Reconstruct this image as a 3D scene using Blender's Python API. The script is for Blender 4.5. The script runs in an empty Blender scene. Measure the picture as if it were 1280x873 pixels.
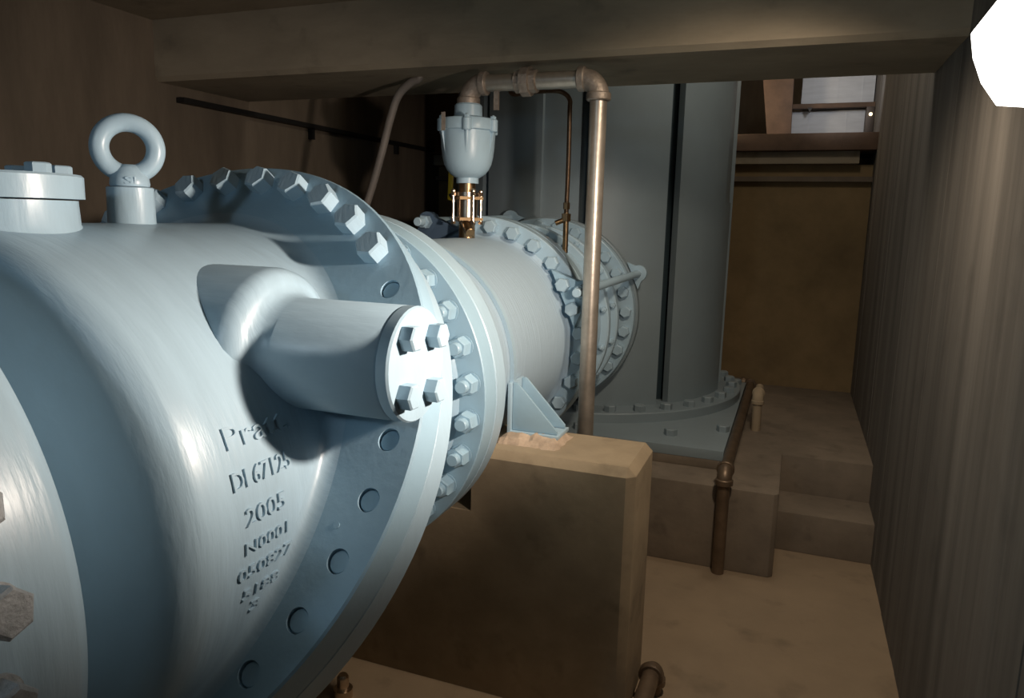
import bpy, bmesh, math, random
from mathutils import Vector, Matrix
random.seed(7)
S = bpy.context.scene
C = S.collection
H = 1.6                      # eye height; builders take coordinates relative to the eye, floor is z=-1.6 there
OFF = Vector((0, 0, H))
PI = math.pi

# ------------------------------------------------------------------ camera
cam_d = bpy.data.cameras.new('camera'); cam = bpy.data.objects.new('camera', cam_d); C.objects.link(cam)
S.camera = cam
yaw, pit, rol = -0.363029, 0.166144, -0.0227883
fwd = Vector((math.sin(yaw)*math.cos(pit), math.cos(yaw)*math.cos(pit), -math.sin(pit)))
rgt = Vector((math.cos(yaw), -math.sin(yaw), 0)); dwn = fwd.cross(rgt)
r2 = rgt*math.cos(rol)+dwn*math.sin(rol); d2 = -rgt*math.sin(rol)+dwn*math.cos(rol)
m = Matrix((r2, -d2, -fwd)).transposed().to_4x4(); m.translation = OFF
cam.matrix_world = m
cam_d.sensor_fit = 'HORIZONTAL'; cam_d.sensor_width = 36; cam_d.lens = 36*917.92/1280
cam_d.shift_y = -10/1280; cam_d.clip_start = .02

# ------------------------------------------------------------------ world, lights, exposure
w = bpy.data.worlds.new('world'); S.world = w; w.use_nodes = True
bg = w.node_tree.nodes['Background']; bg.inputs[0].default_value = (.75, .88, 1, 1); bg.inputs[1].default_value = .035

def lamp(name, kind, loc, power, col, aim=None, **kw):
    d = bpy.data.lights.new(name, kind); d.energy = power; d.color = col
    for k, v in kw.items(): setattr(d, k, v)
    o = bpy.data.objects.new(name, d); C.objects.link(o); o.location = Vector(loc)+OFF
    if aim is not None:
        o.rotation_euler = (Vector(aim)-Vector(loc)).to_track_quat('-Z', 'Y').to_euler()
    return o
KEY = (.27, 1.24, .055)
k = lamp('key_light', 'SPOT', KEY, 98, (1, .855, .73), aim=(-1.05, 1.55, -.16), shadow_soft_size=.035, spot_size=math.radians(68), spot_blend=.9)
k.scale = (2.7, 1, 1)
lamp('passage_light', 'SPOT', (.08, 2.06, .84), 72, (1, .83, .64), aim=(-.40, 2.7, -1.0), shadow_soft_size=.08, spot_size=math.radians(125), spot_blend=.7)
lamp('fill_light', 'POINT', (-1.1, -1.35, .74), 21, (.62, .82, 1), shadow_soft_size=.12)  # unseen fill added behind the camera to lift the faces turned towards it
lamp('far_light', 'POINT', (-.62, 5.57, .85), 7, (1, .78, .55), shadow_soft_size=.05)
lamp('tower_bay_light', 'POINT', (-.05, 3.66, 1.55), 17, (1, .92, .80), shadow_soft_size=.12)
lamp('upper_bay_light', 'SPOT', (.2, 5.3, .98), 7, (.95, .96, 1), aim=(.2, 6.25, .88), shadow_soft_size=.05, spot_size=math.radians(110), spot_blend=.5)
S.view_settings.view_transform = 'Standard'; S.view_settings.look = 'None'
S.view_settings.gamma = 1; S.view_settings.exposure = 0; S.view_settings.use_curve_mapping = False

# ------------------------------------------------------------------ materials
def mat(name, base, rough=.6, metal=0, var=.12, scale=6, bump=.0, bscale=40, stretch=(1, 1, 1), base2=None, coat=0, spots=0):
    M = bpy.data.materials.new(name); M.use_nodes = True; nt = M.node_tree; N = nt.nodes; L = nt.links
    b = N['Principled BSDF']; b.inputs['Roughness'].default_value = rough; b.inputs['Metallic'].default_value = metal
    if coat: b.inputs['Coat Weight'].default_value = coat; b.inputs['Coat Roughness'].default_value = .25
    tc = N.new('ShaderNodeTexCoord'); mp = N.new('ShaderNodeMapping'); mp.inputs['Scale'].default_value = stretch
    L.new(tc.outputs['Object'], mp.inputs['Vector'])
    n = N.new('ShaderNodeTexNoise'); n.inputs['Scale'].default_value = scale; n.inputs['Detail'].default_value = 8; n.inputs['Roughness'].default_value = .62
    L.new(mp.outputs[0], n.inputs['Vector'])
    cr = N.new('ShaderNodeValToRGB'); cr.color_ramp.elements[0].position = .3; cr.color_ramp.elements[1].position = .72
    c2 = base2 or tuple(min(1, x*(1+var)) for x in base); c1 = tuple(x*(1-var) for x in base)
    cr.color_ramp.elements[0].color = (*c1, 1); cr.color_ramp.elements[1].color = (*c2, 1)
    L.new(n.outputs[0], cr.inputs[0]); out = cr.outputs[0]
    if spots:
        n3 = N.new('ShaderNodeTexNoise'); n3.inputs['Scale'].default_value = scale*2.3; n3.inputs['Detail'].default_value = 5
        L.new(tc.outputs['Object'], n3.inputs['Vector'])
        r3 = N.new('ShaderNodeValToRGB'); r3.color_ramp.elements[0].position = .58; r3.color_ramp.elements[1].position = .75
        r3.color_ramp.elements[0].color = (1, 1, 1, 1); r3.color_ramp.elements[1].color = (1-spots,)*3+(1,)
        L.new(n3.outputs[0], r3.inputs[0])
        mx = N.new('ShaderNodeMixRGB'); mx.blend_type = 'MULTIPLY'; mx.inputs[0].default_value = 1
        L.new(out, mx.inputs[1]); L.new(r3.outputs[0], mx.inputs[2]); out = mx.outputs[0]
    L.new(out, b.inputs['Base Color'])
    if bump:
        n2 = N.new('ShaderNodeTexNoise'); n2.inputs['Scale'].default_value = bscale; n2.inputs['Detail'].default_value = 6
        L.new(mp.outputs[0], n2.inputs['Vector'])
        bp = N.new('ShaderNodeBump'); bp.inputs['Strength'].default_value = bump; bp.inputs['Distance'].default_value = .01
        L.new(n2.outputs[0], bp.inputs['Height']); L.new(bp.outputs[0], b.inputs['Normal'])
    return M
def emit(name, col, k):
    M = bpy.data.materials.new(name); M.use_nodes = True; b = M.node_tree.nodes['Principled BSDF']
    b.inputs['Base Color'].default_value = (.8, .8, .8, 1); b.inputs['Emission Color'].default_value = (*col, 1); b.inputs['Emission Strength'].default_value = k
    return M
PAINT = mat('pale_blue_paint', (.40, .548, .65), .36, var=.05, scale=5, bump=.08, bscale=26, stretch=(1, 4, 1), coat=.15)
CAST = mat('brushed_blue_paint', (.40, .548, .65), .36, var=.06, scale=4, bump=.16, bscale=12, stretch=(1, 6, 1), coat=.15)
FACE = mat('shaded_blue_paint', (.33, .49, .60), .40, var=.05, scale=5, bump=.08, bscale=50)  # deeper copy of PAINT, shade of the flange faces put into the colour
WRAP = mat('ribbed_pipe_paint', (.42, .55, .655), .5, var=.03, scale=5, bump=.25, bscale=9, stretch=(1, 12, 1))
TOWER = mat('grey_blue_tower_paint', (.25, .31, .345), .42, var=.06, scale=3, bump=.05, bscale=30)
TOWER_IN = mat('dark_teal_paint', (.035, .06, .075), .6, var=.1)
NUTGREY = mat('weathered_bolt_paint', (.42, .44, .45), .5, var=.25, scale=120, bump=.3, bscale=200)
WALL = mat('streaked_wall_concrete', (.105, .093, .08), .85, var=.4, scale=1.9, bump=.15, bscale=9, stretch=(1, 4, .22), base2=(.18, .162, .14), spots=.25)
WALLD = mat('brown_wall_concrete', (.16, .125, .09), .9, var=.3, scale=2.0, bump=.3, bscale=14, stretch=(2, 2, .5))
BACKW = mat('ochre_wall_concrete', (.24, .165, .08), .9, var=.25, scale=2.5, bump=.2, bscale=20)
BEAM = mat('beam_concrete', (.30, .25, .18), .88, var=.25, scale=2.5, bump=.3, bscale=18, stretch=(.6, 1, 1.5), spots=.35)
FLOOR = mat('floor_concrete', (.27, .20, .13), .8, var=.14, scale=2.4, bump=.15, bscale=30, spots=.3)
STEP = mat('platform_concrete', (.20, .16, .12), .85, var=.22, scale=4, bump=.2, bscale=25, spots=.3)
PED = mat('pedestal_concrete', (.36, .28, .185), .85, var=.22, scale=4, bump=.1, bscale=30, spots=.3)
GROUT = mat('broken_grout', (.50, .38, .28), .95, var=.3, scale=14, bump=.9, bscale=25)
GALV = mat('galvanised_steel', (.52, .46, .39), .36, metal=.75, var=.2, scale=14, bump=.06, bscale=60)
ELBOW = mat('weathered_iron_fitting', (.36, .30, .25), .5, metal=.5, var=.3, scale=25, bump=.3, bscale=80)
DRAIN = mat('dull_brown_pipe', (.17, .12, .08), .42, metal=.5, var=.3, scale=12)
BRASS = mat('polished_brass', (.74, .60, .47), .25, metal=1, var=.15, scale=30)
BRASSD = mat('dark_brass', (.40, .27, .15), .35, metal=1, var=.2, scale=30)
COPPER = mat('aged_copper', (.17, .11, .07), .35, metal=.8, var=.3, scale=30)
HOSE = mat('grey_hose_jacket', (.19, .165, .145), .55, var=.1, scale=20)
BLACK = mat('black_steel', (.012, .011, .01), .6, var=.2)
YEL = mat('yellow_grip_vinyl', (.80, .55, .03), .4, var=.08)
NAVY = mat('navy_blue_paint', (.085, .13, .19), .4, var=.08, bump=.1)
DUCT = mat('dull_sheet_metal', (.55, .57, .60), .6, metal=0, var=.12, scale=4, stretch=(1, 1, 8))
WOOD = mat('rusty_brown_steel', (.11, .065, .04), .7, var=.3, scale=8)
GLOW = emit('lamp_glow', (1, .95, .88), 5)
CASE = mat('bronze_lamp_case', (.06, .045, .035), .5, metal=.4)

# ------------------------------------------------------------------ mesh builder
class MB:
    def __init__(s): s.v = []; s.f = []
    def add(s, vs, fs):
        o = len(s.v); s.v += [Vector(p) for p in vs]; s.f += [[i+o for i in f] for f in fs]; return s
    def box(s, a, b, bev=0):
        (x0, y0, z0), (x1, y1, z1) = a, b
        vs = [(x, y, z) for z in (z0, z1) for y in (y0, y1) for x in (x0, x1)]
        return s.add(vs, [(0, 2, 3, 1), (4, 5, 7, 6), (0, 1, 5, 4), (2, 6, 7, 3), (0, 4, 6, 2), (1, 3, 7, 5)])
    def prism(s, pts, ext):
        n = len(pts); e = Vector(ext); vs = [Vector(p) for p in pts]+[Vector(p)+e for p in pts]
        return s.add(vs, [tuple(range(n))[::-1], tuple(range(n, 2*n))]+[(i, (i+1) % n, (i+1) % n+n, i+n) for i in range(n)])
    def lathe(s, prof, org, ax, seg=48, a0=0, a1=2*PI, closed=True, ref=None):
        ax = Vector(ax).normalized(); u = Vector(ref) if ref else (Vector((0, 0, 1)) if abs(ax.z) < .9 else Vector((1, 0, 0)))
        u = (u-ax*u.dot(ax)).normalized(); v = ax.cross(u); org = Vector(org); full = abs(a1-a0-2*PI) < 1e-6
        n = seg if full else seg+1; vs = []
        for d, r in prof:
            for i in range(n):
                t = a0+(a1-a0)*i/seg; vs.append(org+ax*d+(u*math.cos(t)+v*math.sin(t))*r)
        fs = []
        for j in range(len(prof)-1):
            for i in range(seg):
                k = (i+1) % n; fs.append((j*n+i, j*n+k, (j+1)*n+k, (j+1)*n+i))
        if closed and full:
            if prof[0][1] > 1e-5: fs.append(tuple(range(n))[::-1])
            if prof[-1][1] > 1e-5: fs.append(tuple((len(prof)-1)*n+i for i in range(n)))
        if full is False and closed:
            fs.append(tuple(j*n for j in range(len(prof)))); fs.append(tuple(j*n+n-1 for j in range(len(prof)))[::-1])
        return s.add(vs, fs)
    def ring(s, r0, r1, d0, d1, org, ax, seg=72, bev=.004, **k):
        p = [(d0, r0), (d0, r1-bev), (d0+bev, r1), (d1-bev, r1), (d1, r1-bev), (d1, r0), (d0, r0)]
        return s.lathe(p, org, ax, seg, closed=False, **k)
    def cyl(s, p0, p1, r0, r1=None, seg=24, bev=0):
        p0 = Vector(p0); d = Vector(p1)-p0; L = d.length; r1 = r0 if r1 is None else r1
        pr = [(0, r0), (L, r1)] if not bev else [(0, r0-bev), (bev, r0), (L-bev, r1), (L, r1-bev)]
        return s.lathe(pr, p0, d, seg)
    def tube(s, path, r, seg=14, cap=True):
        P = [Vector(p) for p in path]; vs = []; n = len(P); up = None
        for i, p in enumerate(P):
            t = (P[min(i+1, n-1)]-P[max(i-1, 0)]).normalized()
            if up is None: up = Vector((0, 0, 1)) if abs(t.z) < .9 else Vector((1, 0, 0))
            up = (up-t*up.dot(t)).normalized(); b = t.cross(up)
            for k in range(seg):
                a = 2*PI*k/seg; vs.append(p+(up*math.cos(a)+b*math.sin(a))*(r if not callable(r) else r(i/(n-1))))
        fs = [(i*seg+k, i*seg+(k+1) % seg, (i+1)*seg+(k+1) % seg, (i+1)*seg+k) for i in range(n-1) for k in range(seg)]
        if cap: fs += [tuple(range(seg))[::-1], tuple((n-1)*seg+k for k in range(seg))]
        return s.add(vs, fs)
    def elbow(s, p, d0, d1, R, r, seg=18, n=8, cuff=None):
        """quarter bend whose corner is p, entering along d0 and leaving along d1"""
        p, d0, d1 = Vector(p), Vector(d0), Vector(d1); c = p-d0*R+d1*R
        path = [c-d1*R*math.cos(PI/2*i/n)+d0*R*math.sin(PI/2*i/n) for i in range(n+1)]
        s.tube(path, r, seg)
        if cuff:
            s.cyl(path[0]-d0*cuff[1]*.5, path[0]+d0*cuff[1]*.5, cuff[0], seg=seg, bev=.004)
            s.cyl(path[-1]-d1*cuff[1]*.5, path[-1]+d1*cuff[1]*.5, cuff[0], seg=seg, bev=.004)
        return s
    def torus(s, org, ax, R, r, seg=40, ts=16):
        pr = [(r*math.sin(2*PI*i/ts), R+r*math.cos(2*PI*i/ts)) for i in range(ts+1)]
        return s.lathe(pr, org, ax, seg, closed=False)
    def sphere(s, c, r, seg=16): return s.lathe([(-r*math.cos(PI*i/10), max(1e-6, r*math.sin(PI*i/10))) for i in range(11)], c, (0, 0, 1), seg, closed=False)
    def bm(s, org=Vector((0, 0, 0))):
        bm = bmesh.new(); V = [bm.verts.new(p+OFF-org) for p in s.v]
        for f in s.f:
            try: bm.faces.new([V[i] for i in f])
            except ValueError: pass
        bmesh.ops.remove_doubles(bm, verts=bm.verts, dist=1e-5)
        bmesh.ops.recalc_face_normals(bm, faces=bm.faces)
        return bm
    def build(s, name, material, parent=None, sharp=35, bev=0, post=None):
        org = worg(parent); bm = s.bm(org)
        if bev:
            es = [e for e in bm.edges if len(e.link_faces) == 2 and e.calc_face_angle(0) > .6]
            bmesh.ops.bevel(bm, geom=es, offset=bev, segments=2, affect='EDGES', profile=.6)
        if post: post(bm, org)
        return link(name, bm, material, parent, sharp)
def worg(o):
    p = Vector((0, 0, 0))
    while o is not None: p = p+o.location; o = o.parent
    return p
def link(name, bm, material, parent=None, sharp=35):
    me = bpy.data.meshes.new(name); bm.to_mesh(me); bm.free()
    for p in me.polygons: p.use_smooth = True
    me.set_sharp_from_angle(angle=math.radians(sharp))
    me.materials.append(material); o = bpy.data.objects.new(name, me); C.objects.link(o); o.parent = parent
    return o
def thing(name, loc, label, cat, group=None):
    o = bpy.data.objects.new(name, None); C.objects.link(o); o.location = Vector(loc)+OFF; o.empty_display_size = .05
    tag(o, label, cat, group); return o
def tag(o, label, cat, group=None):
    o['label'] = label; o['category'] = cat
    if group: o['group'] = group
    return o
def struct(o, label=None, cat=None):
    o['kind'] = 'structure'
    if label: o['label'] = label
    if cat: o['category'] = cat
    return o
def frame(org, z, x=None):
    z = Vector(z).normalized(); u = Vector(x) if x is not None else (Vector((0, 0, 1)) if abs(z.z) < .9 else Vector((1, 0, 0)))
    u = (u-z*u.dot(z)).normalized(); v = z.cross(u); M = Matrix((u, v, z)).transposed().to_4x4(); M.translation = Vector(org); return M
def hexbolt_mesh(name, af, h, washer=0, stud=0, studh=0, chamf=.12):
    """hex head standing on z=0, along +z"""
    R = af/math.sqrt(3); mb = MB(); z0 = 0
    if washer: mb.lathe([(0, af*.62), (washer, af*.62), (washer, 0)], (0, 0, 0), (0, 0, 1), 24); z0 = washer
    mb.lathe([(z0-.004, R), (z0+h*(1-chamf), R)], (0, 0, 0), (0, 0, 1), 6)
    mb.lathe([(z0+h*(1-chamf), R), (z0+h, R*.86)], (0, 0, 0), (0, 0, 1), 6)
    if stud: mb.lathe([(z0+h-.002, stud), (z0+h+studh-.003, stud), (z0+h+studh, stud-.003)], (0, 0, 0), (0, 0, 1), 18)
    bm = bmesh.new(); V = [bm.verts.new(p) for p in mb.v]
    for f in mb.f: bm.faces.new([V[i] for i in f])
    bmesh.ops.remove_doubles(bm, verts=bm.verts, dist=1e-5); bmesh.ops.recalc_face_normals(bm, faces=bm.faces)
    me = bpy.data.meshes.new(name); bm.to_mesh(me); bm.free()
    for p in me.polygons: p.use_smooth = True
    me.set_sharp_from_angle(angle=math.radians(28)); return me
def place(name, me, parent, M):
    o = bpy.data.objects.new(name, me); C.objects.link(o); o.parent = parent
    M = Matrix.Translation(OFF-worg(parent)) @ M; o.matrix_basis = M; return o
def boolean(o, cutter_mb):
    c = cutter_mb.build('cutter', BLACK, o)
    md = o.modifiers.new('b', 'BOOLEAN'); md.object = c; md.operation = 'DIFFERENCE'; md.solver = 'EXACT'
    bpy.context.view_layer.update(); dg = bpy.context.evaluated_depsgraph_get()
    me = bpy.data.meshes.new_from_object(o.evaluated_get(dg)); o.modifiers.clear(); o.data = me
    bpy.data.objects.remove(c)
    for p in me.polygons: p.use_smooth = True
    me.set_sharp_from_angle(angle=math.radians(35))

XW, XL = .458, -2.89          # right and left wall
XA, ZA = -1.288, -.51         # pipeline axis
Y = Vector((0, 1, 0)); X = Vector((1, 0, 0)); Z = Vector((0, 0, 1))
def ax(y): return Vector((XA, y, ZA))

# ================================================================== STRUCTURE
struct(MB().box((XL-.2, -3.2, -1.75), (XW+.2, 8.4, -1.6)).build('floor', FLOOR))
# right wall: board-formed concrete, each board imprint a few mm proud or recessed
mb = MB(); y = -3.2; prev = None; pts = []
while y < 8.4:
    wd = random.choice((.10, .14, .14, .2, .28)); d = random.uniform(0, .002)
    pts += [(XW-d, y), (XW-d, y+wd-.004), (XW-d-random.choice((0, 0, 0, 0, .0025)), y+wd-.002)]; y += wd
pts += [(XW, 8.4), (XW+.2, 8.4), (XW+.2, -3.2)]
mb.prism([(a, b, -1.6) for a, b in pts], (0, 0, 3.6)); struct(mb.build('wall_right', WALL, sharp=20))
struct(MB().box((XL-.2, -3.2, -1.6), (XL, 8.4, 2.0)).build('wall_left', WALLD))
struct(MB().box((XL, -3.3, -1.6), (XW, -3.2, .9)).build('wall_rear', WALLD))
struct(MB().box((XL, -3.2, .874), (XW, 2.78, 1.0)).build('ceiling', BEAM))
struct(MB().box((XL, 3.44, 1.9), (XW, 8.4, 2.0)).build('ceiling_1', BEAM))
struct(MB().prism([(XL, 2.78, .62), (XL, 2.80, .60), (XL, 3.41, .60), (XL, 3.43, .62), (XL, 3.43, 1.95), (XL, 2.78, 1.95)], (XW-XL, 0, 0)).build('ceiling_beam', BEAM))
struct(MB().box((XL, 5.76, -1.6), (XW, 5.9, .42)).build('wall_back', BACKW))
struct(MB().box((XL, 8.3, -1.6), (XW, 8.4, 1.9)).build('wall_far', WALLD))
# ledges over the back wall
struct(MB().box((XL, 5.70, .30), (XW, 5.9, .335)).build('trim_1', WALLD))
struct(MB().box((XL, 5.66, .42), (.36, 5.9, .505)).build('trim_2', BEAM, bev=.006))
struct(MB().box((XL, 5.58, .505), (XW, 6.3, .62)).build('trim_3', WOOD, bev=.006))
# platform with stair notch
pf, px, t1, t2, pz, tz = 3.36, .02, 3.70, 4.005, -1.2, -1.4
ch = .02
struct(MB().prism([(XL, pf, -1.6), (px-ch, pf, -1.6), (px, pf+ch, -1.6), (px, t2, -1.6), (XW, t2, -1.6), (XW, 5.76, -1.6), (XL, 5.76, -1.6)], (0, 0, .4)).build('concrete_platform', STEP, bev=.006))
struct(MB().box((px, t1, -1.6), (XW, t2, tz)).build('concrete_step', STEP, bev=.006))
struct(MB().box((-2.3, 3.60, pz), (-.250, 5.72, -1.154)).build('concrete_plinth', STEP, bev=.005))
# =============================================== pedestal with saddle and broken grout
ped = thing('concrete_pedestal', (-.8, 2.26, -1.6), 'tan concrete pedestal block with chamfered top corner under the pipe', 'pedestal')
def chamf_block(x0, xs, x1, y0, y1, z0, zs, z1, c):
    def pts(y, k): return [(x0, y, z0), (x1-k, y, z0), (x1-k, y, z1-c), (x1-c, y, z1-k), (xs, y, z1-k), (xs, y, zs), (x0, y, zs)]
    loops = [pts(y0, c), pts(y0+c, 0), pts(y1-c, 0), pts(y1, c)]
    vs = [p for l in loops for p in l]; n = 7
    return MB().add(vs, [(j*n+i, j*n+(i+1) % n, (j+1)*n+(i+1) % n, (j+1)*n+i) for j in range(3) for i in range(n)]+[tuple(range(n)), tuple(range(3*n, 4*n))])
chamf_block(-1.7, -.93, -.395, 2.10, 2.43, -1.6, -.955, -.74, .026).build('block', PED, ped, sharp=20, bev=.002)
mb = MB(); n1, n2 = 16, 6; random.seed(3)
gp = []
for j in range(n2+1):
    for i in range(n1+1):
        a, b = i/n1, j/n2; ed = min(a, 1-a)*n1*.5; eb = min(b, 1-b)*n2*.6
        hgt = .036*min(1, ed, eb)*random.uniform(.78, 1.08)
        gp.append((-.885+a*.225+random.uniform(-.006, .006), 2.175+b*.20+random.uniform(-.006, .006), -.745+hgt))
mb.add(gp, [(j*(n1+1)+i, j*(n1+1)+i+1, (j+1)*(n1+1)+i+1, (j+1)*(n1+1)+i) for j in range(n2) for i in range(n1)])
g = mb.build('grout_bed', GROUT, ped, sharp=12); g['label'] = 'crumbled pinkish grout under the bracket'

# =============================================== VALVE
n = Vector((.062, math.cos(.627), -math.sin(.627))).normalized()      # slanted body joint
cA = Vector((-1.287, 1.113, -.454)); RA = .696
up = (Z-n*Z.dot(n)).normalized(); rt = up.cross(n)*-1
if rt.x < 0: rt = -rt
def onA(r, deg, d=0): return cA+n*d+rt*(r*math.cos(math.radians(deg)))+up*(r*math.sin(math.radians(deg)))
valve = thing('pipeline_valve', (XA, 1.1, -1.6), 'huge pale blue cast iron valve with slanted flange, eyebolt and raised lettering', 'valve')
RB = .482
prof = [(.05, .50), (.06, .522), (.20, .522), (.572, .522), (.588, .518), (.592, .508), (.60, .30), (.66, .27), (.705, .30), (.725, .36), (.738, .425), (.752, .458), (.77, .475), (.795, RB), (1.85, RB)]
def lathe_y(prof, seg=160): return MB().lathe([(a, b) for a, b in prof], (XA, 0, ZA), Y, seg, closed=False)
def clip(keep_neg, d):
    def f(bm, org):
        if keep_neg:
            for v in bm.verts:
                yy = (v.co+org).y
                if yy > .62: v.co.x = XA-org.x+(v.co.x-XA+org.x)*(1+.08*min(1, (yy-.62)/.15))
        co = cA+n*d+OFF-org
        bmesh.ops.bisect_plane(bm, geom=bm.verts[:]+bm.edges[:]+bm.faces[:], plane_co=co, plane_no=n, clear_outer=keep_neg, clear_inner=not keep_neg)
    return f
def dense(prof, step=.05):
    out = []
    for (a, b), (c, d) in zip(prof, prof[1:]):
        k = max(1, int(abs(c-a)/step)); out += [(a+(c-a)*i/k, b+(d-b)*i/k) for i in range(k)]
    return out+[prof[-1]]
body1 = lathe_y(dense(prof)).build('inlet_body', CAST, valve, sharp=60, post=clip(True, .01))
prof2 = [(.2, RB), (1.45, RB), (1.58, .45), (1.70, .425), (1.775, .415), (1.81, .42), (1.832, .44)]
body2 = lathe_y(dense(prof2)).build('outlet_body', PAINT, valve, sharp=60, post=clip(False, .12))
# fillet where the inlet body meets the slanted flange
mb = MB(); seg = 140; K = 7; vs = []
for i in range(seg):
    t = 2*PI*i/seg; e = Vector((math.cos(t), 0, math.sin(t)))
    base = Vector((XA, 0, ZA))+Vector((e.x*1.08, 0, e.z))*RB; s = (n.dot(cA)-n.dot(base))/n.y; P0 = base+Y*s          # cylinder meets plane
    out = (P0-cA); out = (out-n*out.dot(n)).normalized(); fl = .03
    A_ = P0-Y*fl; B_ = P0+out*fl
    for k in range(K):
        q = k/(K-1); vs.append(A_*(1-q)**2+P0*2*q*(1-q)+B_*q*q+e*.0006*q)
mb.add(vs, [(i*K+k, i*K+k+1, ((i+1) % seg)*K+k+1, ((i+1) % seg)*K+k) for i in range(seg) for k in range(K-1)])
mb.build('joint_fillet', PAINT, body1, sharp=80)
flA = MB().ring(.40, RA, 0, .068, cA, n, 128, .004).build('body_flange', FACE, valve, sharp=40)
hole_ang = [36.4-10*k for k in range(0, 13)]
cut = MB()
for a in hole_ang: cut.cyl(onA(.638, a, -.02), onA(.638, a, .014), .0215, seg=22)
boolean(flA, cut)
bolt_end = None
me_stub = MB()
for a in hole_ang:
    MB().cyl(onA(.638, a, .006), onA(.638, a, .02), .0198, seg=18, bev=.002).build('bolt_end', FACE, valve)
MB().ring(.40, RA-.004, .0715, .130, cA, n, 128, .004).build('mating_flange', PAINT, valve, sharp=40)
# near plate in the deeper shaded blue, mating plate in the lighter paint
HEAD = hexbolt_mesh('hex_bolt_head', .056, .038); HEAD.materials.append(PAINT)
for k in range(1, 15):
    a = 36.4+10*k; M = frame(onA(.642, a, .001), -n, up) @ Matrix.Rotation(random.uniform(0, 1), 4, 'Z'); place('hex_bolt', HEAD, valve, M)
MB().cyl(onA(.60, -9, -.0015), onA(.60, -9, .002), .006, seg=12).build('plug', FACE, valve)
# trunnion
TY, TZ = 1.09, -.25; TR = .1
hub = MB().lathe([(-1.15, .152), (-.885, .152), (-.868, .148), (-.856, .138), (-.85, .124), (-.845, .112), (-.833, TR+.003), (-.815, TR)], (0, TY, TZ), X, 64, closed=False).build('trunnion_hub', CAST, valve, sharp=70)
MB().lathe([(-1.1, TR), (-.612, TR), (-.609, TR-.0025), (-.606, TR)], (0, TY, TZ), X, 72, closed=False).build('trunnion', CAST, valve, sharp=50)
cap = MB().lathe([(-.607, TR), (-.589, TR), (-.585, TR-.003)], (0, TY, TZ), X, 72).build('trunnion_cap', PAINT, valve, sharp=30)
CB = hexbolt_mesh('cap_bolt', .040, .026); CB.materials.append(PAINT)
for a in (45, 135, 225, 315):
    o = place('cap_bolt', CB, cap, frame((-.586, TY+.068*math.cos(math.radians(a-5)), TZ+.068*math.sin(math.radians(a-5))), X) @ Matrix.Rotation(.5, 4, 'Z'))
# hand-hole boss with bolted cover
bx, by = XA, .88
MB().lathe([(-.20, .20), (-.085, .165), (-.06, .138), (-.03, .125), (.012, .123)], (bx, by, 0), Z, 64, closed=False).build('cover_boss', CAST, valve, sharp=70)
cov = MB().lathe([(.0145, .126), (.0150, .134), (.053, .134), (.057, .130)], (bx, by, 0), Z, 64).build('boss_cover', PAINT, valve, sharp=30)
BB = hexbolt_mesh('cover_bolt', .034, .018); BB.materials.append(PAINT)
for k in range(6):
    a = math.radians(4+60*k); place('cover_bolt', BB, cov, frame((bx+.10*math.cos(a), by+.10*math.sin(a), .056), Z, X))
# eyebolt
eb = (XA, 1.158)
MB().lathe([(-.12, .062), (-.045, .052), (-.03, .0455), (.043, .0445), (.045, .042)], (*eb, 0), Z, 48).build('eyebolt_boss', CAST, valve, sharp=50)
vd = Vector((-.74, .67, 0)).normalized()
mb = MB().torus((*eb, .122), vd, .0515, .0185, 56, 20)
mb.lathe([(.046, .0365), (.05, .038), (.066, .036), (.082, .024), (.09, .015)], (*eb, 0), Z, 36)
eyeb = mb.build('eyebolt', PAINT, valve, sharp=60)
def stem_mark(txt, r, z0, h, ang, wdt, parent):
    cu = bpy.data.curves.new('t', 'FONT'); cu.body = txt; cu.extrude = .5; cu.resolution_u = 2
    ob = bpy.data.objects.new('t', cu); C.objects.link(ob); bpy.context.view_layer.update()
    me = bpy.data.meshes.new_from_object(ob.evaluated_get(bpy.context.evaluated_depsgraph_get())); bpy.data.objects.remove(ob)
    x1 = max(v.co.x for v in me.vertices); yt = max(v.co.y for v in me.vertices); org = worg(parent); bm = bmesh.new(); bm.from_mesh(me); bpy.data.meshes.remove(me)
    for v in bm.verts:
        a = ang+(v.co.x/x1-.5)*wdt/r; rr = r+(.0016 if v.co.z > 0 else -.004)
        v.co = Vector((eb[0]+rr*math.cos(a), eb[1]+rr*math.sin(a), z0+v.co.y/yt*h))+OFF-org
    bmesh.ops.recalc_face_normals(bm, faces=bm.faces); return link('stamped_mark', bm, PAINT, parent, 30)
stem_mark('SI', .0372, .050, .015, -.72, .022, eyeb)
# inlet ring bolts
IB = hexbolt_mesh('inlet_bolt', .05, .03, washer=.006); IB.materials.append(NUTGREY)
for k, (yy, a) in enumerate(((.482, 9), (.472, -2), (.48, 21), (.48, 33))):
    e = Vector((math.cos(math.radians(a)), 0, math.sin(math.radians(a))))
    place('inlet_bolt', IB, valve, frame(ax(yy)+e*.521, e, Y) @ Matrix.Rotation(.3, 4, 'Z'))
# valve outlet flange with nuts
MB().ring(.36, .519, 1.83, 1.908, (XA, 0, ZA), Y, 128, .003).build('outlet_flange', FACE, valve, sharp=40)
NUT = hexbolt_mesh('hex_nut', .052, .04, washer=.004, stud=.0185, studh=.02); NUT.materials.append(FACE)
for k in range(28):
    a = math.radians(6.3+k*360/28); e = Vector((math.cos(a), 0, math.sin(a)))
    place('hex_nut', NUT, valve, frame(ax(1.829)+e*.474, -Y, e) @ Matrix.Rotation(random.uniform(-.4, .4), 4, 'Z'))
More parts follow.
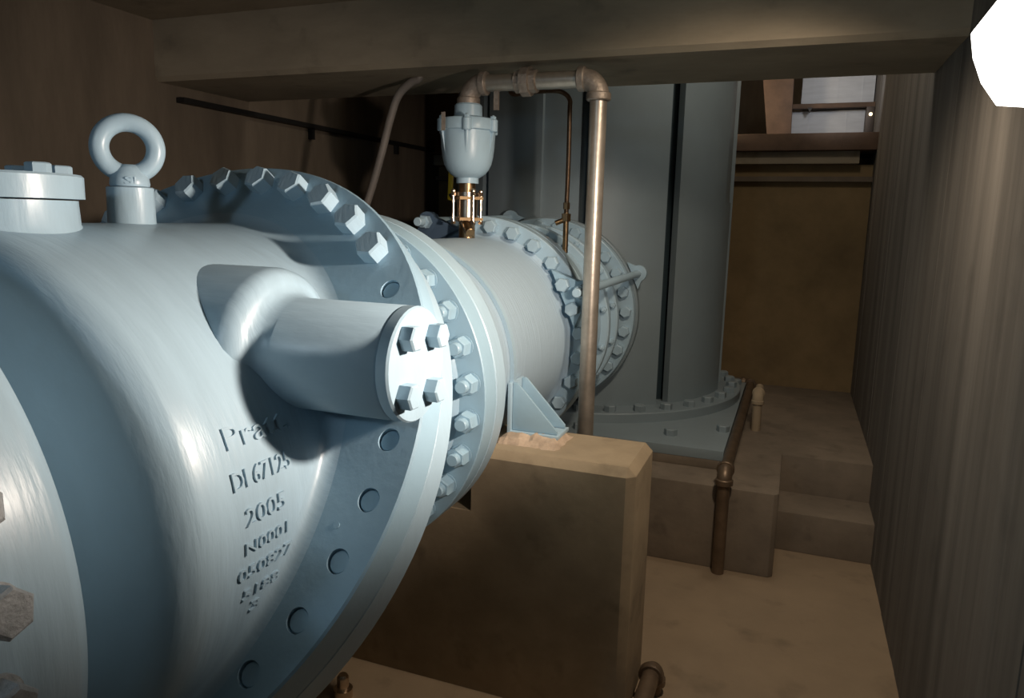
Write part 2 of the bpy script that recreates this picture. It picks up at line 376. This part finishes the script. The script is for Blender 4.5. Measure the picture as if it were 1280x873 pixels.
# raised lettering cast on the body
def lettering(txt, y0, y1, phi, h, parent, name='lettering'):
    cu = bpy.data.curves.new('t', 'FONT'); cu.body = txt; cu.extrude = .5; cu.resolution_u = 3
    ob = bpy.data.objects.new('t', cu); C.objects.link(ob); bpy.context.view_layer.update()
    me = bpy.data.meshes.new_from_object(ob.evaluated_get(bpy.context.evaluated_depsgraph_get())); bpy.data.objects.remove(ob)
    xs = [v.co.x for v in me.vertices]; ys = [v.co.y for v in me.vertices]; x0, x1 = min(xs), max(xs); yb, yt = 0, max(ys)
    org = worg(parent); bm = bmesh.new(); bm.from_mesh(me); bpy.data.meshes.remove(me)
    for v in bm.verts:
        yy = y0+(v.co.x-x0)/(x1-x0)*(y1-y0); a = math.radians(phi)+(v.co.y-yb)/(yt-yb)*h/RB
        r = RB+(.004 if v.co.z > 0 else -.002)
        v.co = Vector((XA+1.08*r*math.cos(a), yy, ZA+r*math.sin(a)))+OFF-org
    bmesh.ops.recalc_face_normals(bm, faces=bm.faces)
    o = link(name, bm, CAST, parent, 30); return o
for args in (('Pratt.', .86, 1.012, 17.6, .035), ('DI 67125', .852, .988, 10.0, .029), ('2005', .868, .962, 2.7, .028), ('N0001', .863, .965, -2.7, .0195),
             ('050827', .848, .977, -7.6, .020), ('5188', .863, .95, -12.3, .018), ('3', .887, .909, -16.2, .02)):
    lettering(*args, body1)

# =============================================== PIPE SPOOL
spool = thing('flanged_pipe', (XA, 2.4, -1.6), 'pale blue straight pipe with flanged ends resting on the concrete pedestal', 'pipe')
RP = .424
MB().ring(.36, .519, 1.9115, 1.985, (XA, 0, ZA), Y, 128, .004).build('near_flange', PAINT, spool, sharp=40)
MB().lathe([(1.98, .462), (1.995, .45), (2.02, .437), (2.05, RP), (2.915, RP), (2.94, .435), (2.955, .45)], (XA, 0, ZA), Y, 128, closed=False).build('pipe_wall', WRAP, spool, sharp=60)
fl = MB().ring(.36, .515, 2.95, 3.01, (XA, 0, ZA), Y, 128, .004).build('far_flange', PAINT, spool, sharp=40)
HE = hexbolt_mesh('far_flange_bolt', .052, .036); HE.materials.append(PAINT)
for k in range(28):
    a = math.radians(5+k*360/28); e = Vector((math.cos(a), 0, math.sin(a)))
    on_lug = min(abs(((math.degrees(a)-q+180) % 360)-180) for q in (24.3, 115)) < 9
    if abs(math.degrees(a) % 360-115) < 9: continue
    place('hex_bolt', HE, spool, frame(ax(2.899 if on_lug else 2.949)+e*.476, -Y, e) @ Matrix.Rotation(random.uniform(-.4, .4), 4, 'Z'))

# =============================================== SADDLE BRACKET
sad = thing('saddle_bracket', (-.9, 2.29, -.74), 'pale blue steel pipe bracket with two triangular gussets on the pedestal', 'bracket')
def arcpts(r, a0, a1, k): return [(XA+r*math.cos(a0+(a1-a0)*i/k), ZA+r*math.sin(a0+(a1-a0)*i/k)) for i in range(k+1)]
A0, A1 = math.radians(-6), math.radians(186)
o_, i_ = arcpts(RP+.015, A0, A1, 70), arcpts(RP+.001, A0, A1, 70)
MB().prism([(a, 2.262, b) for a, b in o_]+[(a, 2.262, b) for a, b in i_[::-1]], (0, .026, 0)).build('strap', PAINT, sad, sharp=30)
MB().box((-.862, 2.24, -.712), (-.850, 2.37, -.545)).build('back_plate', PAINT, sad, bev=.002)
MB().box((-.862, 2.24, -.722), (-.682, 2.37, -.710)).build('foot_plate', PAINT, sad, bev=.002)
for yy in (2.255, 2.345):
    MB().prism([(-.849, yy, -.709), (-.69, yy, -.709), (-.69, yy, -.698), (-.835, yy, -.545), (-.849, yy, -.545)], (0, .011, 0)).build('gusset', FACE, sad, bev=.0015)

# =============================================== FLANGED COUPLING WITH TIE RODS
cpl = thing('pipe_coupling', (XA, 3.4, -1.6), 'pale blue flexible coupling with bolted rings and long tie rods near the tower', 'coupling')
MB().ring(.36, .515, 3.015, 3.075, (XA, 0, ZA), Y, 96, .004).build('coupling_flange', PAINT, cpl)
MB().lathe([(3.07, .455), (3.40, .45)], (XA, 0, ZA), Y, 96, closed=False).build('sleeve', PAINT, cpl)
MB().ring(.36, .487, 3.40, 3.45, (XA, 0, ZA), Y, 96, .006).build('follower_ring', PAINT, cpl)
MB().lathe([(3.45, .452), (3.60, .452)], (XA, 0, ZA), Y, 96, closed=False).build('middle_ring', PAINT, cpl)
MB().ring(.36, .483, 3.60, 3.645, (XA, 0, ZA), Y, 96, .006).build('follower_ring', PAINT, cpl)
MB().lathe([(3.64, .44), (3.83, .44)], (XA, 0, ZA), Y, 96, closed=False).build('end_sleeve', PAINT, cpl)
SB = hexbolt_mesh('coupling_bolt', .026, .018, stud=.008, studh=.012); SB.materials.append(PAINT)
for k in range(16):
    a = math.radians(11+k*22.5); e = Vector((math.cos(a), 0, math.sin(a))); place('coupling_bolt', SB, cpl, frame(ax(3.398)+e*.470, -Y, e)); place('coupling_bolt', SB, cpl, frame(ax(3.598)+e*.467, -Y, e))
def lug(y, ang, material, thick, r_in, r_hole, rad, spread=.16):
    e = Vector((math.cos(ang), 0, math.sin(ang))); t = Vector((-e.z, 0, e.x)); c = e*r_hole
    pts = [e*r_in-t*spread, ]
    for i in range(9):
        q = -PI/2+PI*i/8; pts.append(c+e*rad*math.cos(q)+t*rad*math.sin(q))
    pts.append(e*r_in+t*spread)
    return MB().prism([ax(y)+p for p in pts], (0, thick, 0)).build('lug', material, cpl, bev=.004)
LNUT = hexbolt_mesh('tie_rod_nut', .052, .036, stud=.019, studh=.05); LNUT.materials.append(PAINT)
for ang, mt in ((math.radians(24.3), FACE), (math.radians(115), NAVY)):
    e = Vector((math.cos(ang), 0, math.sin(ang))); lug(2.900, ang, mt, .048, .445, .535, .045, .13)
    lug(3.93, ang, PAINT, .03, .526, .56, .045, .08)
    MB().cyl(ax(2.87)+e*.535, ax(3.97)+e*.56, .019, seg=18).build('tie_rod', PAINT, cpl)
    place('tie_rod_nut', LNUT, cpl, frame(ax(2.900)+e*.535, -Y, e))
    place('tie_rod_nut', LNUT, cpl, frame(ax(3.96)+e*.56, Y, e))

# =============================================== TOWER
TC = Vector((XA, 4.85)); TRr = .90
tow = thing('steel_tower', (XA, 4.85, -1.154), 'tall grey blue round steel tower behind the coupling on bolted base plate', 'tower')
MB().box((-2.28, 3.60, -1.154), (-.248, 5.30, -1.104)).build('base_plate', TOWER, tow, bev=.003)
MB().lathe([(-1.104, .70), (-1.104, 1.03), (-1.055, 1.03), (-1.050, 1.025), (-1.050, .70)], (XA, 4.80, 0), Z, 96, closed=False).build('base_flange', TOWER, tow)
TB = hexbolt_mesh('base_bolt', .06, .036); TB.materials.append(TOWER)
for k in range(36):
    a = math.radians(-90+4+k*10); place('base_bolt', TB, tow, frame((XA+.972*math.cos(a), 4.80+.972*math.sin(a), -1.051), Z, X) @ Matrix.Rotation(random.uniform(0, 1), 4, 'Z'))
for p in ((-.534, 3.78), (-.285, 3.97), (-1.0, 3.68), (-.31, 5.22)): place('plate_bolt', TB, tow, frame((*p, -1.105), Z, X))
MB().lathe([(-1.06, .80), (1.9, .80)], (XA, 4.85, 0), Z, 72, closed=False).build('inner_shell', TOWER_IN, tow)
def panel(a0, a1, z0, z1, r0, r1, name='shell_panel', notch=None):
    # angle 0 faces the camera (-Y), positive towards +X
    k = max(2, int(abs(a1-a0)/3)); f = lambda r, i: (XA+r*math.sin(math.radians(a0+(a1-a0)*i/k)), 4.85-r*math.cos(math.radians(a0+(a1-a0)*i/k)), z0)
    pts = [f(r1, i) for i in range(k+1)]+[f(r0, k-i) for i in range(k+1)]
    return MB().prism(pts, (0, 0, z1-z0)).build(name, TOWER, tow, sharp=20)
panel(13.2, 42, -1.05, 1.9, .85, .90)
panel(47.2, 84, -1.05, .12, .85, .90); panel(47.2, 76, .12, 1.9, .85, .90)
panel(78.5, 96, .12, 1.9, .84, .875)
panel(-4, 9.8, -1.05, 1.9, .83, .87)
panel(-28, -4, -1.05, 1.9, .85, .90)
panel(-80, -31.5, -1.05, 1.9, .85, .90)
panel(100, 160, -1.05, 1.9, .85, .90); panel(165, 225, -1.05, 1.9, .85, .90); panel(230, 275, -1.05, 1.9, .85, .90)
MB().ring(.36, .512, 3.86, 3.915, (XA, 0, ZA), Y, 96, .004).build('nozzle_flange', PAINT, tow)
MB().ring(.36, .522, 3.918, 3.975, (XA, 0, ZA), Y, 96, .006).build('nozzle_ring', TOWER, tow)
MB().lathe([(3.97, .45), (4.25, .45)], (XA, 0, ZA), Y, 64, closed=False).build('nozzle_neck', TOWER, tow)
HG = hexbolt_mesh('nozzle_bolt', .054, .034); HG.materials.append(PAINT)
for k in range(28):
    a = math.radians(3.6+k*360/28); e = Vector((math.cos(a), 0, math.sin(a))); place('nozzle_bolt', HG, tow, frame(ax(3.859)+e*.472, -Y, e) @ Matrix.Rotation(random.uniform(-.4, .4), 4, 'Z'))

# =============================================== AIR RELEASE VALVE AND ITS BRASS FITTING
vx, vy = -1.288, 2.83
brs = thing('brass_check_valve', (vx, vy, -.086), 'polished brass fitting with four long bolts standing on the pipe top', 'pipe fitting')
MB().lathe([(-.0868, .034), (-.03, .034), (-.03, .026), (.0, .026)], (vx, vy, 0), Z, 24).build('nipple', BRASSD, brs)
MB().lathe([(-.02, .045), (.0, .048), (.0, .043), (.085, .043), (.085, .05), (.10, .05)], (vx, vy, 0), Z, 12).build('hex_body', BRASS, brs)
MB().lathe([(.10, .034), (.15, .034)], (vx, vy, 0), Z, 24).build('union_neck', BRASSD, brs)
MB().cyl((vx+.0, vy-.02, -.02), (vx+.05, vy-.075, -.065), .02, seg=16, bev=.003).build('side_port', BRASSD, brs)
for a in (-150, -60, 30, 120):
    c = Vector((vx+.062*math.cos(math.radians(a+18)), vy+.062*math.sin(math.radians(a+18)), 0))
    MB().cyl(c+Z*-.02, c+Z*.09, .0055, seg=10).lathe([(.085, .011), (.097, .011)], c, Z, 6).lathe([(-.03, .011), (-.018, .011)], c, Z, 6).sphere(c+Z*.104, .010, 10).build('long_bolt', BRASS, brs)
MB().lathe([(-.015, .036), (-.015, .072), (-.003, .072), (-.003, .036)], (vx, vy, 0), Z, 4).build('lower_yoke', BRASSD, brs)
MB().lathe([(.07, .036), (.07, .072), (.082, .072), (.082, .036)], (vx, vy, 0), Z, 4).build('upper_yoke', BRASSD, brs)
arv = thing('air_release_valve', (vx, vy, .138), 'blue painted bell-shaped air valve standing above the brass fitting', 'valve')
MB().lathe([(.136, .046), (.158, .046), (.163, .056), (.174, .072), (.19, .086), (.212, .097), (.24, .104), (.28, .109), (.345, .113)], (vx, vy, 0), Z, 48).build('bowl', PAINT, arv, sharp=50)
for k in range(6):
    a = math.radians(-8+60*k); e = Vector((math.cos(a), math.sin(a), 0)); t = Vector((-e.y, e.x, 0)); c = Vector((vx, vy, 0))
    MB().prism([c+e*.09+t*-.006+Z*.22, c+e*.105+t*-.006+Z*.25, c+e*.124+t*-.006+Z*.345, c+e*.09+t*-.006+Z*.345], t*.012).build('rib', PAINT, arv, bev=.003)
lid = MB().lathe([(.343, .116), (.346, .121), (.384, .121), (.390, .116), (.396, .08), (.404, .055)], (vx, vy, 0), Z, 48).build('lid', PAINT, arv, sharp=40)
AB = hexbolt_mesh('lid_bolt', .022, .012, stud=.006, studh=.005); AB.materials.append(PAINT)
for k in range(6):
    a = math.radians(-8+60*k); e = Vector((math.cos(a), math.sin(a), 0)); c = Vector((vx, vy, 0))+e*.118
    MB().cyl(c+Z*.338, c+Z*.386, .019, seg=16, bev=.003).build('bolt_ear', PAINT, lid); place('lid_bolt', AB, lid, frame(c+Z*.386, Z, X))
MB().lathe([(.40, .058), (.445, .056), (.452, .05)], (vx, vy, 0), Z, 32).build('neck', PAINT, arv)
tx = Vector((vx-.055, vy-.135, .335))
MB().box(tx, tx+Vector((.016, .004, .07))).build('tag_plate', ELBOW, arv)

# =============================================== VENT PIPE
vp = thing('vent_pipe', (-.735, vy, -1.6), 'galvanised vent pipe rising behind the pedestal and bending to air valve', 'pipe')
r, zp, xv = .033, .53, -.745
MB().cyl((vx, vy, .453), (vx, vy, .475), .034, seg=24).build('nipple', BRASSD, vp)
MB().elbow((vx, vy, zp), Z, X, .068, .040, 20, 10, cuff=(.047, .03)).build('elbow', ELBOW, vp)
MB().cyl((vx+.07, vy, zp), (-1.06, vy, zp), r, seg=28).cyl((-1.01, vy, zp), (xv-.06, vy, zp), r, seg=28).build('cross_pipe', GALV, vp)
un = MB().lathe([(-1.085, .036), (-1.082, .044), (-1.055, .044), (-1.055, .058), (-1.02, .058), (-1.02, .045), (-.995, .045), (-.992, .036)], (0, vy, zp), X, 10).build('union', ELBOW, vp, sharp=20)
MB().elbow((xv, vy, zp), X, -Z, .068, .040, 20, 10, cuff=(.047, .03)).build('elbow', ELBOW, vp)
MB().cyl((xv, vy, zp-.07), (xv, vy, -1.6), r, seg=32).build('riser', GALV, vp)
MB().box((-1.175, vy-.006, zp-.105), (-1.155, vy+.006, zp-.03)).build('hanger_tab', ELBOW, vp)

# =============================================== LEVER VALVE, HOSE, COPPER TUBE
lv = thing('lever_ball_valve', (-1.425, 2.95, -.075), 'small ball valve with upright yellow lever beside the brass fitting', 'valve')
MB().cyl((-1.40, 3.09, -.07), (-1.40, 3.09, .0), .016, seg=14).sphere((-1.405, 3.09, .0), .022, 12).build('valve_body', BRASSD, lv)
MB().tube([(-1.405, 3.07, .005), (-1.415, 3.06, .04), (-1.455, 3.05, .075), (-1.472, 3.05, .10)], .009, 8).build('lever', BLACK, lv)
MB().prism([(-1.485, 3.045, .075), (-1.465, 3.045, .07), (-1.455, 3.045, .26), (-1.478, 3.045, .26)], (0, .014, 0)).build('lever_grip', YEL, lv, bev=.004)
def smooth(pts, k=8):
    P = [Vector(p) for p in pts]; P = [P[0]*2-P[1]]+P+[P[-1]*2-P[-2]]; out = []
    for i in range(1, len(P)-2):
        for j in range(k):
            t = j/k; a, b, c, d = P[i-1:i+3]; out.append(.5*((2*b)+(c-a)*t+(2*a-5*b+4*c-d)*t*t+(3*b-a-3*c+d)*t**3))
    return out+[P[-2]]
tag(MB().tube(smooth([(-1.60, 3.0, .64), (-1.605, 3.0, .598), (-1.65, 3.0, .578), (-1.71, 3.0, .525), (-1.752, 3.0, .423), (-1.80, 3.0, .266), (-1.865, 3.0, .08), (-1.95, 3.0, -.12), (-2.05, 3.0, -.45), (-2.1, 3.0, -1.0), (-2.1, 3.0, -1.6)]), .0175, 14).build('flexible_hose', HOSE), 'grey flexible hose curving down from a hole in the beam', 'hose')
ct = thing('copper_tube', (-1.0, 3.35, -.05), 'thin dark copper tube rising from the coupling to the beam', 'tube')
MB().tube(smooth([(-1.33, 3.38, .62), (-1.30, 3.36, .575), (-1.20, 3.33, .575), (-1.08, 3.30, .572), (-1.03, 3.30, .56), (-1.002, 3.30, .53), (-1.0, 3.30, .48), (-.998, 3.30, .25), (-1.0, 3.30, .03)]), .0105, 12).build('tube_run', COPPER, ct)
MB().cyl((-1.0, 3.30, -.156), (-1.0, 3.30, .03), .013, seg=14).lathe([(-.01, .022), (.025, .022)], (-1.0, 3.30, 0), Z, 6).lathe([(.045, .016), (.075, .016)], (-1.0, 3.30, 0), Z, 6).cyl((-1.0, 3.30, .0), (-1.045, 3.28, -.02), .012, seg=12).build('compression_fitting', BRASSD, ct)

# =============================================== DRAIN PIPES, FLOOR STUBS
dp = thing('drain_pipe', (-.225, 3.33, -1.6), 'brown drain pipe climbing the platform face and running along the steel base plate', 'pipe')
zr = -1.115; xr = -.218
MB().cyl((xr, 3.325, -1.6), (xr, 3.325, zr-.03), .028, seg=20).build('riser', DRAIN, dp)
MB().elbow((xr, 3.325, zr), Z, Y, .045, .034, 18, 8, cuff=(.04, .03)).build('elbow', DRAIN, dp)
MB().cyl((xr, 3.37, zr), (xr, 5.30, zr), .026, seg=20).build('long_run', DRAIN, dp)
MB().elbow((xr, 5.36, zr), Y, -X, .05, .033, 18, 8, cuff=(.038, .03)).build('elbow', DRAIN, dp)
MB().cyl((xr-.05, 5.36, zr), (-.42, 5.36, zr), .026, seg=20).build('back_run', DRAIN, dp)
dp2 = thing('short_pipe_post', (-.135, 4.40, -1.2), 'short tan pipe post with elbow standing on platform beside drain pipe', 'pipe')
MB().cyl((-.135, 4.42, -1.2), (-.135, 4.42, -1.03), .026, seg=18).build('post', PED, dp2)
MB().elbow((-.135, 4.42, -.985), Z, Y, .045, .032, 16, 8, cuff=(.036, .025)).build('elbow', PED, dp2)
MB().cyl((-.135, 4.46, -.985), (-.135, 4.62, -.985), .024, seg=16).build('outlet', PED, dp2)
st = thing('floor_pipe_elbow', (-.345, 2.33, -1.6), 'rusty brown pipe elbow on the floor at the pedestal foot', 'pipe')
MB().cyl((-.338, 2.33, -1.6), (-.338, 2.33, -1.55), .03, seg=18).elbow((-.338, 2.33, -1.505), Z, -Y, .05, .036, 18, 8, cuff=(.042, .028)).build('elbow', DRAIN, st)
MB().cyl((-.338, 2.28, -1.505), (-.338, 1.95, -1.505), .029, seg=18).build('pipe_run', DRAIN, st)
tag(MB().lathe([(-1.6, .032), (-1.57, .032), (-1.57, .02), (-1.53, .02), (-1.52, .014)], (-1.30, 1.90, 0), Z, 18).build('brass_floor_plug', BRASS), 'small brass plug on the floor under the valve flange', 'plug')

# =============================================== LEFT WALL RAIL, FAR BAY
rail = thing('wall_rail', (XL+.03, 4.5, .53), 'thin black steel rail along the left wall under the beam', 'rail')
MB().box((XL, 2.9, .52), (XL+.05, 5.75, .545)).build('angle_bar', BLACK, rail)
for yy in (3.95, 5.0): MB().box((XL, yy, .455), (XL+.03, yy+.03, .52)).build('hanger', BLACK, rail)
def duct(z0, z1, x0, x1, y, label, ribs):
    d = thing('metal_duct', ((x0+x1)/2, y, z0), label, 'duct')
    MB().box((x0, y, z0), (x1, y+.35, z1)).build('duct_body', DUCT, d, bev=.006)
    for i in range(ribs): xx = x0+(i+.5)*(x1-x0)/ribs; MB().box((xx-.004, y-.002, z0+.004), (xx+.004, y+.002, z1-.004)).build('seam', DUCT, d)
    return d
duct(.895, 1.14, -.05, .452, 6.2, 'upper grey sheet metal duct above the back wall opening', 3)
duct(.62, .855, -.115, .41, 6.22, 'lower pale sheet metal duct resting on the ledge of the back wall', 2)
tag(MB().box((-.13, 6.12, .858), (XW, 6.19, .893)).build('duct_support_bar', WOOD, bev=.004), 'rusty horizontal bar between the two metal ducts', 'bar')
tag(MB().prism([(-.0, 6.08, .859), (.035, 6.08, .859), (.018, 6.08, .825)], (0, .03, 0)).build('hanger_clip', BLACK), 'small black clip under the bar between the ducts', 'clip')
jb = thing('junction_box', (.435, 6.1, .62), 'small dark electrical box with indicator lamp beside the lower duct', 'box')
MB().box((.40, 6.08, .62), (XW-.002, 6.19, .855)).build('case', CASE, jb, bev=.004)
MB().sphere((.43, 6.075, .80), .012, 10).build('indicator_lamp', emit('indicator_glow', (1, .8, .5), 3), jb)
tag(MB().prism([(-.36, 6.0, 1.3), (-.115, 6.0, 1.3), (-.10, 6.0, .62), (-.265, 6.0, .62)], (0, .12, 0)).build('steel_post', WOOD, bev=.005), 'brown tapering steel post left of the ducts', 'post')

# =============================================== WALL LAMP
wl = thing('wall_pack_lamp', (.35, 1.42, .19), 'glowing white wall lamp on the right wall near the ceiling', 'lamp')
y0, y1 = 1.33, 1.50
curve = [(.43, .515), (.295, .398), (.247, .324), (.2545, .284), (.271, .243), (.2975, .2055), (.357, .2), (.43, .197)]
MB().prism([(a, y0, b) for a, b in curve], (0, y1-y0, 0)).build('refractor', GLOW, wl, bev=.003)
MB().prism([(.43, y0-.01, .17), (.456, y0-.01, .17), (.456, y0-.01, .53), (.43, y0-.01, .53)], (0, y1-y0+.02, 0)).build('housing', CASE, wl, bev=.004)
MB().box((.40, y0-.006, .50), (.44, y1+.006, .53)).build('hood', CASE, wl)
